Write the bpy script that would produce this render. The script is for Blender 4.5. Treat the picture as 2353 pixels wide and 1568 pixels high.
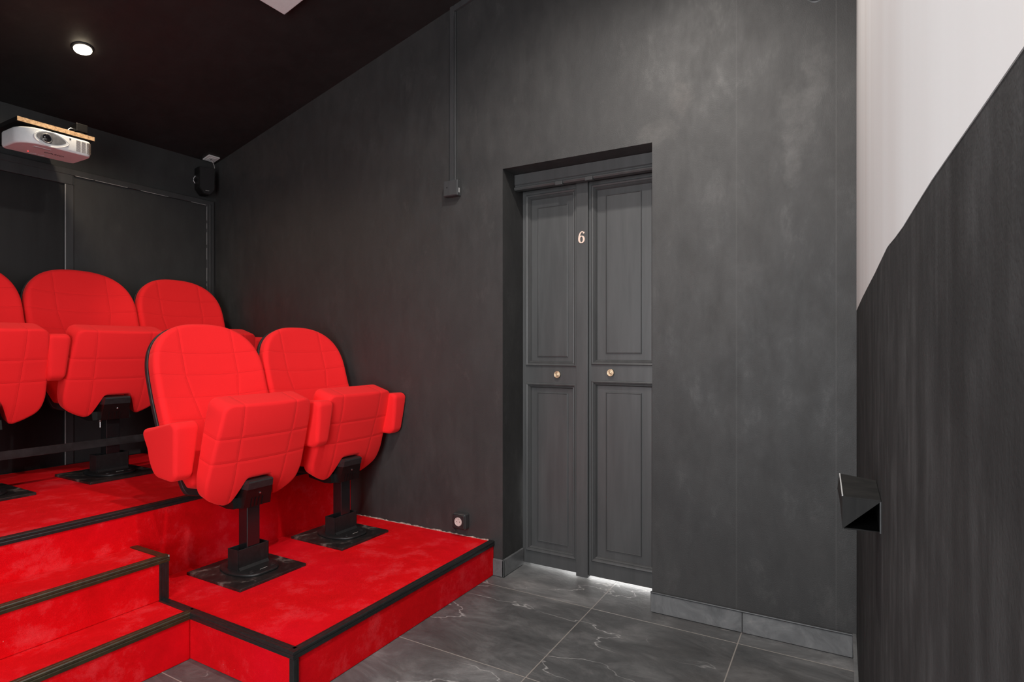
import bpy, bmesh, math, random
from mathutils import Vector, Matrix, Euler
random.seed(4)
for o in list(bpy.data.objects):
    bpy.data.objects.remove(o)
C = bpy.context.scene.collection
R = math.radians
PI = math.pi

# ------------------------------------------------------------------ camera, world, light, exposure
scn = bpy.context.scene
cam_d = bpy.data.cameras.new('camera')
cam = bpy.data.objects.new('camera', cam_d)
C.objects.link(cam)
cam.location = (0, -2.5, 1.16)
cam.rotation_euler = (R(90), 0, R(29.77))
cam_d.sensor_width = 36
cam_d.lens = 1327 / 2353 * 36
cam_d.shift_y = 13 / 2353
cam_d.clip_start = 0.01
scn.camera = cam
scn.view_settings.view_transform = 'Standard'
scn.view_settings.look = 'None'
scn.view_settings.exposure = 0.10
scn.view_settings.gamma = 1
scn.view_settings.use_curve_mapping = False
world = bpy.data.worlds.new('world')
scn.world = world
world.use_nodes = True
world.node_tree.nodes['Background'].inputs[0].default_value = (0.75, 0.85, 1.0, 1)
world.node_tree.nodes['Background'].inputs[1].default_value = 1.0

def area(name, loc, rot, sx, sy, power, col=(1, 1, 1)):
    d = bpy.data.lights.new(name, 'AREA')
    d.shape = 'RECTANGLE'; d.size = sx; d.size_y = sy; d.energy = power; d.color = col
    o = bpy.data.objects.new(name, d); C.objects.link(o)
    o.location = loc; o.rotation_euler = rot
    return o

def downlight(name, loc, power, col, angle=150, rad=0.035):
    d = bpy.data.lights.new(name, 'SPOT')
    d.energy = power; d.color = col; d.spot_size = R(angle); d.spot_blend = 0.6; d.shadow_soft_size = rad
    o = bpy.data.objects.new(name, d); C.objects.link(o)
    o.location = loc
    return o

YF = -3.45                      # wall behind the camera, with a made-up opening for the fill light
# added fill light, set in a made-up opening behind the camera
area('window_daylight', (-0.68, YF - 0.02, 1.3), (R(90), 0, 0), 1.1, 1.8, 76, (0.97, 0.985, 1.0))
CEIL = lambda x: 2.45 + 0.2466 * (x + 3.84)
# downlight positions (x, y, power, colour)
DL = [(-3.196, -1.104, 16, (1.0, 0.80, 0.58)),
      (-0.72, -1.08, 104, (1.0, 0.94, 0.88)),
      (-0.75, -1.75, 70, (1.0, 0.94, 0.88))]

# ------------------------------------------------------------------ materials
def mat(name, col=(0.5, 0.5, 0.5), rough=0.6, metal=0.0, spec=0.5):
    m = bpy.data.materials.new(name); m.use_nodes = True
    b = m.node_tree.nodes['Principled BSDF']
    b.inputs['Base Color'].default_value = (*col, 1)
    b.inputs['Roughness'].default_value = rough
    b.inputs['Metallic'].default_value = metal
    b.inputs['Specular IOR Level'].default_value = spec
    return m

class NT:
    """small helper to wire shader nodes"""
    def __init__(s, m):
        s.t = m.node_tree; s.n = s.t.nodes; s.l = s.t.links; s.b = s.n['Principled BSDF']
        s.co = s.n.new('ShaderNodeTexCoord')
    def link(s, a, b): s.l.new(a, b)
    def math(s, op, a, b=None, clamp=False):
        n = s.n.new('ShaderNodeMath'); n.operation = op; n.use_clamp = clamp
        for i, v in enumerate((a, b)):
            if v is None: continue
            if isinstance(v, (int, float)): n.inputs[i].default_value = v
            else: s.link(v, n.inputs[i])
        return n.outputs[0]
    def mapping(s, scale, rot=(0, 0, 0), loc=(0, 0, 0)):
        n = s.n.new('ShaderNodeMapping'); s.link(s.co.outputs['Object'], n.inputs[0])
        n.inputs['Scale'].default_value = scale; n.inputs['Rotation'].default_value = rot
        n.inputs['Location'].default_value = loc
        return n.outputs[0]
    def noise(s, scale, detail=4, rough=0.5, vec=None, dist=0.0):
        n = s.n.new('ShaderNodeTexNoise'); n.inputs['Scale'].default_value = scale
        n.inputs['Detail'].default_value = detail; n.inputs['Roughness'].default_value = rough
        n.inputs['Distortion'].default_value = dist
        s.link(vec if vec is not None else s.co.outputs['Object'], n.inputs['Vector'])
        return n.outputs[0]
    def ramp(s, fac, stops):
        n = s.n.new('ShaderNodeValToRGB'); s.link(fac, n.inputs[0])
        e = n.color_ramp.elements
        while len(e) < len(stops): e.new(0.5)
        for i, (p, c) in enumerate(stops):
            e[i].position = p; e[i].color = (*c, 1) if len(c) == 3 else c
        return n.outputs[0]
    def mix(s, fac, a, b, mode='MIX'):
        n = s.n.new('ShaderNodeMix'); n.data_type = 'RGBA'; n.blend_type = mode
        if isinstance(fac, (int, float)): n.inputs[0].default_value = fac
        else: s.link(fac, n.inputs[0])
        for i, v in ((6, a), (7, b)):
            if isinstance(v, tuple): n.inputs[i].default_value = (*v, 1)
            else: s.link(v, n.inputs[i])
        return n.outputs[2]
    def mrange(s, v, a, b, c=0.0, d=1.0, smooth=False):
        n = s.n.new('ShaderNodeMapRange')
        if smooth: n.interpolation_type = 'SMOOTHSTEP'
        s.link(v, n.inputs[0])
        for i, q in enumerate((a, b, c, d)): n.inputs[i + 1].default_value = q
        return n.outputs[0]
    def bump(s, h, strength=0.3, dist=0.01, prev=None):
        n = s.n.new('ShaderNodeBump'); n.inputs['Strength'].default_value = strength
        n.inputs['Distance'].default_value = dist; s.link(h, n.inputs['Height'])
        if prev is not None: s.link(prev, n.inputs['Normal'])
        return n.outputs[0]
    def xyz(s):
        n = s.n.new('ShaderNodeSeparateXYZ'); s.link(s.co.outputs['Object'], n.inputs[0])
        return n.outputs

def wall_paint(name, lo, hi, scuff, seed=0.0, weave=True, warm=(1.0, 0.96, 0.93), scuff_at=0.62, patches=(), joints=(), streak=False):
    m = mat(name, lo, 0.62); t = NT(m)
    big = t.noise(1.3, 5, 0.6, t.mapping((1, 1, 0.8), loc=(seed, seed, seed)), 0.6)
    c = t.ramp(big, [(0.33, lo), (0.68, hi)])
    brush = t.noise(4.5, 9, 0.74, t.mapping((1.5, 1.5, 0.8), loc=(seed + 5, 0, 2)), 0.25)
    f = t.mrange(brush, scuff_at - 0.06, scuff_at + 0.16)
    c = t.mix(f, c, scuff)
    br2 = t.noise(9, 5, 0.6, t.mapping((1.8, 1.8, 0.6), loc=(seed, 9, 1)), 0.4)
    c = t.mix(t.mrange(br2, 0.35, 0.75, 0, 0.5), c, tuple(0.55 * v for v in lo))
    wm = t.noise(0.8, 2, 0.5, t.mapping((1, 1, 1), loc=(seed + 3, 3, 3)))
    c = t.mix(t.mrange(wm, 0.4, 0.7, 0, 0.5), c, t.mix(1.0, c, warm, 'MULTIPLY'))
    if streak:      # long vertical roller marks seen close up
        st = t.noise(9, 6, 0.65, t.mapping((1, 2.2, 0.35), loc=(0, 4, 2)), 0.2)
        c = t.mix(t.mrange(st, 0.42, 0.75, 0.0, 0.55), c, tuple(1.9 * v for v in hi))
        bl = t.noise(14, 5, 0.6, t.mapping((1, 1, 1), loc=(0, 7, 3)))
        c = t.mix(t.mrange(bl, 0.42, 0.62, 0.5, 0.0), c, tuple(0.6 * v for v in lo))
        ed = t.noise(40, 5, 0.6, t.mapping((1, 1, 0.5)))
        c = t.mix(t.mrange(ed, 0.35, 0.65, 0.35, 0.0), c, tuple(0.45 * v for v in lo))
    if patches or joints:
        X, Y, Z = t.xyz()
        wob = t.noise(11, 5, 0.65)
        fine_n = t.noise(30, 5, 0.7)
        for (px, pz, rx, rz, amt, pc) in patches:
            dx = t.math('DIVIDE', t.math('SUBTRACT', X, px), rx); dz = t.math('DIVIDE', t.math('SUBTRACT', Z, pz), rz)
            d = t.math('SQRT', t.math('ADD', t.math('MULTIPLY', dx, dx), t.math('MULTIPLY', dz, dz)))
            d = t.math('ADD', d, t.math('MULTIPLY', t.math('SUBTRACT', wob, 0.5), 2.6))
            f = t.math('MULTIPLY', t.mrange(d, 1.15, 0.55, 0, amt), t.mrange(fine_n, 0.35, 0.6, 0.35, 1.0))
            c = t.mix(f, c, pc)
        for jx in joints:
            d = t.math('ABSOLUTE', t.math('SUBTRACT', X, jx))
            c = t.mix(t.mrange(d, 0.001, 0.0035, 0.35, 0.0), c, scuff)
    t.link(c, t.b.inputs['Base Color'])
    t.link(t.mrange(brush, 0.3, 0.7, 0.7, 0.5), t.b.inputs['Roughness'])
    fine = t.noise(260 if weave else 90, 2, 0.6)
    n1 = t.bump(fine, 0.45 if weave else 0.2, 0.0015)
    n2 = t.bump(brush, 0.08, 0.004, n1)
    t.link(n2, t.b.inputs['Normal'])
    return m

M = {}
M['wall'] = wall_paint('black_wall_paint', (0.024, 0.024, 0.0245), (0.043, 0.0425, 0.042), (0.066, 0.064, 0.063),
    patches=[(-0.60, 2.23, 0.055, 0.075, 0.65, (0.072, 0.067, 0.063)), (-0.70, 2.09, 0.09, 0.05, 0.6, (0.07, 0.066, 0.062)), (-0.09, 2.22, 0.045, 0.14, 0.5, (0.068, 0.066, 0.064)), (-0.15, 2.03, 0.07, 0.16, 0.6, (0.066, 0.064, 0.062)),
             (-0.17, 1.88, 0.035, 0.10, 0.6, (0.07, 0.068, 0.066)), (-0.335, 1.45, 0.06, 0.06, 0.4, (0.06, 0.058, 0.057)), (-2.7, 1.8, 0.9, 0.9, 0.6, (0.030, 0.026, 0.0245)), (-3.35, 2.4, 0.35, 0.16, 0.5, (0.05, 0.045, 0.042)), (-1.95, 1.15, 0.5, 0.45, 0.5, (0.03, 0.03, 0.03))],
    joints=(-0.375, -0.02))
M['wall_right'] = wall_paint('black_wall_paint_right', (0.021, 0.0208, 0.0208), (0.036, 0.0358, 0.036), (0.060, 0.060, 0.061), 7.0, scuff_at=0.64, streak=True)
M['wall_left'] = wall_paint('black_panel_paint', (0.026, 0.027, 0.028), (0.036, 0.037, 0.038), (0.042, 0.042, 0.042), 3.0, False)
M['wall_front'] = wall_paint('grey_wall_paint', (0.20, 0.20, 0.20), (0.25, 0.25, 0.25), (0.28, 0.28, 0.28), 5.0, False)
M['ceiling'] = wall_paint('black_ceiling_paint', (0.012, 0.011, 0.011), (0.019, 0.017, 0.017), (0.023, 0.02, 0.02), 1.0, False)

def painted_wood(name, lo, hi):
    m = mat(name, lo, 0.42); t = NT(m)
    g = t.noise(7, 5, 0.6, t.mapping((3.5, 3.5, 0.35)), 0.3)
    t.link(t.ramp(g, [(0.3, lo), (0.75, hi)]), t.b.inputs['Base Color'])
    t.link(t.bump(g, 0.12, 0.003), t.b.inputs['Normal'])
    return m
M['door'] = painted_wood('dark_grey_door_paint', (0.052, 0.053, 0.054), (0.074, 0.075, 0.076))
M['frame'] = painted_wood('black_frame_paint', (0.035, 0.036, 0.038), (0.05, 0.051, 0.053))
M['panel_deep'] = painted_wood('black_gloss_panel', (0.007, 0.007, 0.008), (0.014, 0.014, 0.015))
M['edge_light'] = mat('worn_pale_edge', (0.42, 0.42, 0.42), 0.5)
M['black_box'] = painted_wood('black_box_paint', (0.009, 0.009, 0.009), (0.022, 0.021, 0.020))
M['black_box'].node_tree.nodes['Principled BSDF'].inputs['Roughness'].default_value = 0.75
M['black_box'].node_tree.nodes['Principled BSDF'].inputs['Specular IOR Level'].default_value = 0.12
M['black'] = mat('matt_black', (0.0015, 0.0015, 0.0015), 0.9, spec=0.05)

M['wall_right'].node_tree.nodes['Principled BSDF'].inputs['Specular IOR Level'].default_value = 0.12
# screen paint
m = mat('white_screen_paint', (0.76, 0.75, 0.74), 0.7); t = NT(m)
s = t.noise(2.2, 4, 0.5, t.mapping((1, 2.5, 0.25)))
t.link(t.ramp(s, [(0.3, (0.44, 0.428, 0.42)), (0.7, (0.49, 0.492, 0.49))]), t.b.inputs['Base Color'])
M['screen'] = m

# slate tiled floor
m = mat('slate_floor_tiles', (0.06, 0.06, 0.06), 0.42); t = NT(m)
X, Y, Z = t.xyz()
def grid(v, off, per):
    a = t.math('MODULO', t.math('ADD', v, -off + 60 * per), per)
    return t.math('MINIMUM', a, t.math('SUBTRACT', per, a))
g = t.math('MINIMUM', grid(X, -0.355, 0.609), grid(Y, -0.105, 0.615))
grout = t.mrange(g, 0.0013, 0.0030, 1, 0)
sl = t.noise(3.2, 12, 0.72, t.mapping((1.0, 1.8, 1), (0, 0, R(35))), 0.45)
col = t.ramp(sl, [(0.32, (0.06, 0.061, 0.062)), (0.5, (0.11, 0.111, 0.112)), (0.62, (0.18, 0.18, 0.18)), (0.72, (0.30, 0.295, 0.29))])
def cell(v, off, per): return t.math('FLOOR', t.math('DIVIDE', t.math('ADD', v, -off + 60 * per), per))
wn = t.n.new('ShaderNodeTexWhiteNoise'); wn.noise_dimensions = '2D'
cb = t.n.new('ShaderNodeCombineXYZ'); t.link(cell(X, -0.355, 0.609), cb.inputs[0]); t.link(cell(Y, -0.105, 0.615), cb.inputs[1]); t.link(cb.outputs[0], wn.inputs[0])
tv = t.mrange(wn.outputs[0], 0, 1, 0.72, 1.12)
cc = t.n.new('ShaderNodeCombineXYZ')
for i in range(3): t.link(tv, cc.inputs[i])
col = t.mix(1.0, col, cc.outputs[0], 'MULTIPLY')
rust = t.noise(1.4, 3, 0.5, t.mapping((1, 1, 1), loc=(3, 8, 0)))
col = t.mix(t.mrange(rust, 0.55, 0.8, 0, 0.35), col, (0.14, 0.115, 0.10))
# pale cleft veins
vn = t.noise(1.25, 5, 0.52, t.mapping((0.8, 2.4, 1), (0, 0, R(52)), (4.1, 0.4, 0)), 0.15)
vd = t.math('ABSOLUTE', t.math('SUBTRACT', vn, 0.5))
vein = t.math('MULTIPLY', t.mrange(vd, 0.0, 0.0040, 1, 0), t.mrange(t.noise(2.3, 2, 0.5), 0.44, 0.54))
col = t.mix(t.math('MULTIPLY', vein, 0.8), col, (0.48, 0.47, 0.46))
spk = t.mrange(t.noise(230, 1, 0.5), 0.80, 0.84)
col = t.mix(t.math('MULTIPLY', spk, 0.4), col, (0.4, 0.4, 0.4))
col = t.mix(grout, col, (0.30, 0.275, 0.25))
t.link(col, t.b.inputs['Base Color'])
t.link(t.mrange(sl, 0.3, 0.7, 0.36, 0.52), t.b.inputs['Roughness'])
n1 = t.bump(sl, 0.35, 0.012)
n2 = t.bump(t.noise(45, 5, 0.6), 0.15, 0.004, n1)
n3 = t.bump(t.math('MULTIPLY', grout, -1.0), 0.5, 0.002, n2)
t.link(n3, t.b.inputs['Normal'])
M['floor'] = m
m = mat('slate_skirting', (0.08, 0.08, 0.08), 0.5); t = NT(m)
sl = t.noise(9, 8, 0.65, None, 0.8)
t.link(t.ramp(sl, [(0.3, (0.075, 0.077, 0.08)), (0.6, (0.15, 0.153, 0.155)), (0.8, (0.26, 0.25, 0.24))]), t.b.inputs['Base Color'])
t.link(t.bump(sl, 0.4, 0.006), t.b.inputs['Normal'])
M['slate'] = m

# red carpet
m = mat('red_carpet', (0.6, 0.002, 0.006), 0.9, spec=0.1); t = NT(m)
p = t.noise(6.5, 9, 0.72, None, 0.12)
p2 = t.noise(2.0, 3, 0.5, t.mapping((1, 1, 1), loc=(5, 2, 1)))
c = t.ramp(p, [(0.30, (0.62, 0.0006, 0.003)), (0.52, (0.78, 0.0015, 0.006)), (0.60, (0.82, 0.020, 0.028)), (0.74, (0.84, 0.050, 0.058))])
c = t.mix(t.mrange(p2, 0.45, 0.7, 0, 0.45), c, (0.82, 0.001, 0.018))
fib = t.noise(420, 2, 0.7)
c = t.mix(t.mrange(fib, 0.35, 0.7, 0.25, 0), c, (0.40, 0.0, 0.0))
lint = t.mrange(t.noise(75, 1, 0.3, t.mapping((1, 1, 1), loc=(2, 2, 9))), 0.84, 0.86)
c = t.mix(t.math('MULTIPLY', lint, 0.6), c, (0.75, 0.45, 0.38))
t.link(c, t.b.inputs['Base Color'])
t.b.inputs['Sheen Weight'].default_value = 0.06
t.b.inputs['Sheen Roughness'].default_value = 0.5
t.b.inputs['Sheen Tint'].default_value = (1, 0.12, 0.12, 1)
n1 = t.bump(fib, 0.5, 0.003)
t.link(t.bump(p, 0.2, 0.01, n1), t.b.inputs['Normal'])
M['carpet'] = m

def red_fabric(name, kind):
    """red upholstery; kind picks the stitched seam layout (object space: y across, z along the cushion)"""
    m = mat(name, (0.72, 0.012, 0.014), 0.85, spec=0.15); t = NT(m)
    X, Y, Z = t.xyz()
    wv = t.noise(600, 2, 0.6)
    c = t.mix(t.mrange(wv, 0.35, 0.65, 0.0, 0.35), (0.93, 0.022, 0.026), (0.78, 0.008, 0.010))
    t.b.inputs['Sheen Weight'].default_value = 0.35
    t.b.inputs['Sheen Roughness'].default_value = 0.45
    t.b.inputs['Sheen Tint'].default_value = (1.0, 0.16, 0.14, 1)
    nrm = t.bump(wv, 0.25, 0.0012)
    nrm = t.bump(t.noise(14, 3, 0.5), 0.10, 0.006, nrm)
    ds = []
    aY = t.math('ABSOLUTE', Y)
    if kind == 'back':
        # vertical seams lean in below the middle
        lean = t.mrange(Z, 0.50, 0.10, 0.128, 0.055)
        ds.append(t.math('ABSOLUTE', t.math('SUBTRACT', aY, lean)))
        for z in (0.61, 0.508, 0.405, 0.302):
            cur = t.math('MULTIPLY', t.math('MULTIPLY', Y, Y), 0.12)
            ds.append(t.math('ABSOLUTE', t.math('SUBTRACT', t.math('SUBTRACT', Z, z), cur)))
    elif kind == 'seat':
        lean = t.mrange(Z, 0.42, 0.0, 0.130, 0.118)
        ds.append(t.math('ABSOLUTE', t.math('SUBTRACT', aY, lean)))
        for z in (0.290, 0.183):
            ds.append(t.math('ABSOLUTE', t.math('SUBTRACT', Z, z)))
    if ds:
        d = ds[0]
        for q in ds[1:]: d = t.math('MINIMUM', d, q)
        soft = t.mrange(d, 0.0, 0.014, 0, 1, True)
        hard = t.mrange(d, 0.0, 0.0022, 0, 1, True)
        nrm = t.bump(soft, 0.35, 0.004, nrm)
        nrm = t.bump(hard, 0.4, 0.0018, nrm)
        c = t.mix(t.mrange(d, 0.0003, 0.0016, 0.16, 0), c, (0.35, 0.0, 0.0))
    t.link(c, t.b.inputs['Base Color'])
    t.link(nrm, t.b.inputs['Normal'])
    return m
M['fab_back'] = red_fabric('red_upholstery_backrest', 'back')
M['fab_seat'] = red_fabric('red_upholstery_seat', 'seat')
M['fab_arm'] = red_fabric('red_upholstery_armrest', 'arm')

def plastic(name, col, rough=0.45, b=0.2, sc=60, var=None):
    var = var if var is not None else (0.25 if max(col) < 0.2 else 0.03)
    m = mat(name, col, rough); t = NT(m)
    n = t.noise(sc, 4, 0.6)
    t.link(t.mix(t.mrange(n, 0.4, 0.7), tuple((1 - var) * v for v in col), tuple((1 + var) * v for v in col)), t.b.inputs['Base Color'])
    t.link(t.bump(n, b, 0.001), t.b.inputs['Normal'])
    return m
M['shell'] = plastic('black_shell_plastic', (0.020, 0.020, 0.021), 0.5, 0.5, 30)
M['plastic'] = plastic('charcoal_moulded_plastic', (0.012, 0.0125, 0.013), 0.45)
M['hub'] = plastic('black_hub_plastic', (0.004, 0.0036, 0.0036), 0.4)
M['hub_cap'] = plastic('dark_grey_cap_plastic', (0.018, 0.019, 0.020), 0.5)
M['post'] = mat('gloss_black_steel', (0.008, 0.008, 0.009), 0.22, 0.0, 0.8)
M['bar'] = plastic('black_painted_steel_bar', (0.022, 0.022, 0.023), 0.35, 0.4, 25)
M['trim'] = plastic('black_rubber_nosing', (0.016, 0.016, 0.016), 0.35, 0.3, 80)
M['nose_olive'] = plastic('worn_brown_nosing', (0.034, 0.025, 0.011), 0.45, 0.3, 40)
m = mat('scuffed_plate', (0.02, 0.02, 0.02), 0.5); t = NT(m)
n = t.noise(11, 6, 0.65, t.mapping((1, 1, 1), loc=(1, 1, 1)), 0.6)
t.link(t.ramp(n, [(0.42, (0.008, 0.0075, 0.0075)), (0.54, (0.022, 0.019, 0.018)), (0.66, (0.16, 0.135, 0.12))]), t.b.inputs['Base Color'])
t.link(t.bump(n, 0.4, 0.003), t.b.inputs['Normal'])
M['plate'] = m
M['screw'] = mat('bright_screw_steel', (0.6, 0.6, 0.6), 0.3, 1.0)
M['brass'] = mat('aged_brass', (0.66, 0.50, 0.34), 0.42, 0.85)
M['number'] = mat('copper_number', (0.86, 0.66, 0.55), 0.45, 0.3)
M['white_pl'] = plastic('white_plastic', (0.70, 0.70, 0.70), 0.45, 0.05)
M['proj'] = plastic('projector_white_casing', (0.70, 0.72, 0.73), 0.5, 0.02, 60)
M['proj_grey'] = plastic('projector_grey_recess', (0.16, 0.165, 0.175), 0.45, 0.05)
M['vent_dark'] = mat('vent_slot_brown', (0.16, 0.12, 0.09), 0.7)
M['silver'] = mat('silver_strip', (0.62, 0.63, 0.65), 0.4, 0.3)
M['glass_dark'] = mat('lens_glass', (0.005, 0.005, 0.008), 0.05, 0.0, 1.0)
M['mark'] = mat('pale_print', (0.45, 0.42, 0.40), 0.6)
M['ink'] = mat('dark_print', (0.03, 0.03, 0.03), 0.6)
M['socket_in'] = plastic('cream_socket_insert', (0.62, 0.53, 0.50), 0.5, 0.05)
m = mat('raw_chipboard', (0.5, 0.33, 0.18), 0.8); t = NT(m)
n = t.noise(70, 4, 0.7)
t.link(t.ramp(n, [(0.35, (0.26, 0.15, 0.07)), (0.6, (0.52, 0.35, 0.20))]), t.b.inputs['Base Color'])
M['chip'] = m
m = mat('frayed_carpet_backing', (0.5, 0.45, 0.4), 0.9); t = NT(m)
n = t.noise(60, 4, 0.7)
t.link(t.ramp(n, [(0.35, (0.25, 0.16, 0.14)), (0.65, (0.62, 0.55, 0.48))]), t.b.inputs['Base Color'])
M['backing'] = m
def emis(name, col, st):
    m = mat(name, col); b = m.node_tree.nodes['Principled BSDF']
    b.inputs['Emission Color'].default_value = (*col, 1); b.inputs['Emission Strength'].default_value = st
    return m
M['lamp'] = emis('lit_lamp_face', (1.0, 0.86, 0.62), 14)
M['led'] = emis('red_led', (1.0, 0.02, 0.02), 4)
gm = mat('window_glass', (1, 1, 1), 0.0); gm.node_tree.nodes['Principled BSDF'].inputs['Transmission Weight'].default_value = 1
M['glass'] = gm

# ------------------------------------------------------------------ mesh helpers
def setp(o, label=None, cat=None, group=None, kind=None):
    if label: o['label'] = label
    if cat: o['category'] = cat
    if group: o['group'] = group
    if kind: o['kind'] = kind
    return o

def obj(name, bm, m, parent=None, smooth=False):
    me = bpy.data.meshes.new(name)
    bmesh.ops.recalc_face_normals(bm, faces=bm.faces[:])
    bm.to_mesh(me); bm.free()
    for x in (m if isinstance(m, (list, tuple)) else [m]): me.materials.append(x)
    if smooth:
        for p in me.polygons: p.use_smooth = True
    o = bpy.data.objects.new(name, me); C.objects.link(o)
    if parent is not None: o.parent = parent
    return o

def empty(name, loc, label, cat, group=None, rz=0):
    o = bpy.data.objects.new(name, None); C.objects.link(o)
    o.location = loc; o.rotation_euler = (0, 0, rz); o.empty_display_size = 0.1
    return setp(o, label, cat, group)

def box(bm, a, b, bev=0.0, seg=2, mi=0):
    """axis box from corner a to corner b, bevelled"""
    a = Vector(a); b = Vector(b)
    r = bmesh.ops.create_cube(bm, size=1)
    for v in r['verts']:
        v.co = Vector(((a.x + b.x) / 2 + v.co.x * (b.x - a.x), (a.y + b.y) / 2 + v.co.y * (b.y - a.y), (a.z + b.z) / 2 + v.co.z * (b.z - a.z)))
    fs = list({f for v in r['verts'] for f in v.link_faces})
    for f in fs: f.material_index = mi
    if bev > 0:
        es = list({e for v in r['verts'] for e in v.link_edges})
        bmesh.ops.bevel(bm, geom=es, offset=bev, segments=seg, affect='EDGES', profile=0.5)
    return bm

def prism(bm, pts, axis, a, b, mi=0):
    """extrude a 2D polygon along axis from a to b"""
    def P(p, w):
        if axis == 'x': return (w, p[0], p[1])
        if axis == 'y': return (p[0], w, p[1])
        return (p[0], p[1], w)
    v0 = [bm.verts.new(P(p, a)) for p in pts]; v1 = [bm.verts.new(P(p, b)) for p in pts]
    n = len(pts)
    fs = [bm.faces.new(v0), bm.faces.new(v1[::-1])]
    for i in range(n):
        fs.append(bm.faces.new((v0[i], v0[(i + 1) % n], v1[(i + 1) % n], v1[i])))
    for f in fs: f.material_index = mi
    return fs

def cyl(bm, p, q, r, r2=None, n=24):
    p = Vector(p); q = Vector(q); d = q - p
    rot = d.to_track_quat('Z', 'Y').to_matrix().to_4x4()
    bmesh.ops.create_cone(bm, cap_ends=True, segments=n, radius1=r, radius2=r if r2 is None else r2, depth=d.length,
                          matrix=Matrix.Translation((p + q) / 2) @ rot)
    return bm

def lathe(bm, prof, origin, axis, n=40):
    """prof: list (radius, height) along axis"""
    rot = Vector(axis).to_track_quat('Z', 'Y').to_matrix().to_4x4(); T = Matrix.Translation(origin) @ rot
    rings = []
    for r, h in prof:
        rings.append([bm.verts.new(T @ Vector((r * math.cos(2 * PI * i / n), r * math.sin(2 * PI * i / n), h))) for i in range(n)])
    for a, b in zip(rings, rings[1:]):
        for i in range(n): bm.faces.new((a[i], a[(i + 1) % n], b[(i + 1) % n], b[i]))
    bm.faces.new(rings[0]); bm.faces.new(rings[-1][::-1])
    return bm

def tube(bm, pts, r, n=8):
    pts = [Vector(p) for p in pts]; rings = []
    for i, p in enumerate(pts):
        d = (pts[min(i + 1, len(pts) - 1)] - pts[max(i - 1, 0)]).normalized()
        q = d.to_track_quat('Z', 'Y')
        rings.append([bm.verts.new(p + q @ Vector((r * math.cos(2 * PI * k / n), r * math.sin(2 * PI * k / n), 0))) for k in range(n)])
    for a, b in zip(rings, rings[1:]):
        for i in range(n): bm.faces.new((a[i], a[(i + 1) % n], b[(i + 1) % n], b[i]))
    bm.faces.new(rings[0]); bm.faces.new(rings[-1][::-1])
    return bm

def round_poly(pts, rad, seg=8):
    out = []; n = len(pts)
    for i in range(n):
        p = Vector(pts[i]); a = Vector(pts[i - 1]); b = Vector(pts[(i + 1) % n])
        r = rad[i] if isinstance(rad, (list, tuple)) else rad
        if r <= 0: out.append(p); continue
        u = (a - p); v = (b - p); r = min(r, u.length * 0.49, v.length * 0.49)
        s = p + u.normalized() * r; e = p + v.normalized() * r
        for k in range(seg + 1):
            w = k / seg
            out.append((1 - w) ** 2 * s + 2 * w * (1 - w) * p + w * w * e)
    return out

def resample(pts, n):
    pts = [Vector(p) for p in pts]; m = len(pts)
    L = [0]
    for i in range(m): L.append(L[-1] + (pts[(i + 1) % m] - pts[i]).length)
    out = []; j = 0
    for k in range(n):
        d = L[-1] * k / n
        while L[j + 1] < d: j += 1
        f = (d - L[j]) / max(1e-9, L[j + 1] - L[j])
        out.append(pts[j].lerp(pts[(j + 1) % m], f))
    return out

def cushion(bm, outline, c, T, rf, rb, warp, N=220, rings=26, crown=0.0):
    """upholstered pad: outline (s,t) star-shaped about c; n=0 is the face, n=-T the back"""
    P = resample(outline, N); c = Vector(c)
    RR = []
    for k in range(rings):
        sc = k / rings
        RR.append(('f', sc, 0))
    ang = 7
    prof = []
    for k in range(ang + 1):
        a = PI / 2 * (1 - k / ang); prof.append((rf * (1 - math.cos(a)), -rf + rf * math.sin(a)))
    for k in range(ang + 1):
        a = PI / 2 * k / ang; prof.append((rb * (1 - math.cos(a)), -1e9 + 0))
    center_f = bm.verts.new(warp(c.x, c.y, crown))
    loops = []
    for k in range(1, rings):
        sc = k / rings
        lp = []
        for p in P:
            d = p - c; L = d.length; q = c + d * ((1 - rf / L) * sc)
            lp.append(bm.verts.new(warp(q.x, q.y, crown * (1 - sc ** 2.5))))
        loops.append(lp)
    for k in range(ang + 1):
        a = PI / 2 * (1 - k / ang); dd = rf * (1 - math.cos(a)); nn = -rf + rf * math.sin(a)
        lp = []
        for p in P:
            d = p - c; L = d.length; q = c + d * (1 - dd / L)
            lp.append(bm.verts.new(warp(q.x, q.y, nn)))
        loops.append(lp)
    Tf = T if callable(T) else (lambda s, t: T)
    for k in range(ang + 1):
        a = PI / 2 * k / ang; dd = rb * (1 - math.cos(a))
        lp = []
        for p in P:
            d = p - c; L = d.length; q = c + d * (1 - dd / L)
            lp.append(bm.verts.new(warp(q.x, q.y, -Tf(q.x, q.y) + rb - rb * math.sin(a))))
        loops.append(lp)
    for sc in (0.8, 0.6, 0.4, 0.2):
        lp = []
        for p in P:
            d = p - c; L = d.length; q = c + d * ((1 - rb / L) * sc)
            lp.append(bm.verts.new(warp(q.x, q.y, -Tf(q.x, q.y))))
        loops.append(lp)
    center_b = bm.verts.new(warp(c.x, c.y, -Tf(c.x, c.y)))
    for i in range(N):
        j = (i + 1) % N
        bm.faces.new((center_f, loops[0][i], loops[0][j]))
        bm.faces.new((center_b, loops[-1][j], loops[-1][i]))
        for a, b in zip(loops, loops[1:]):
            bm.faces.new((a[i], b[i], b[j], a[j]))
    return bm

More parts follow.
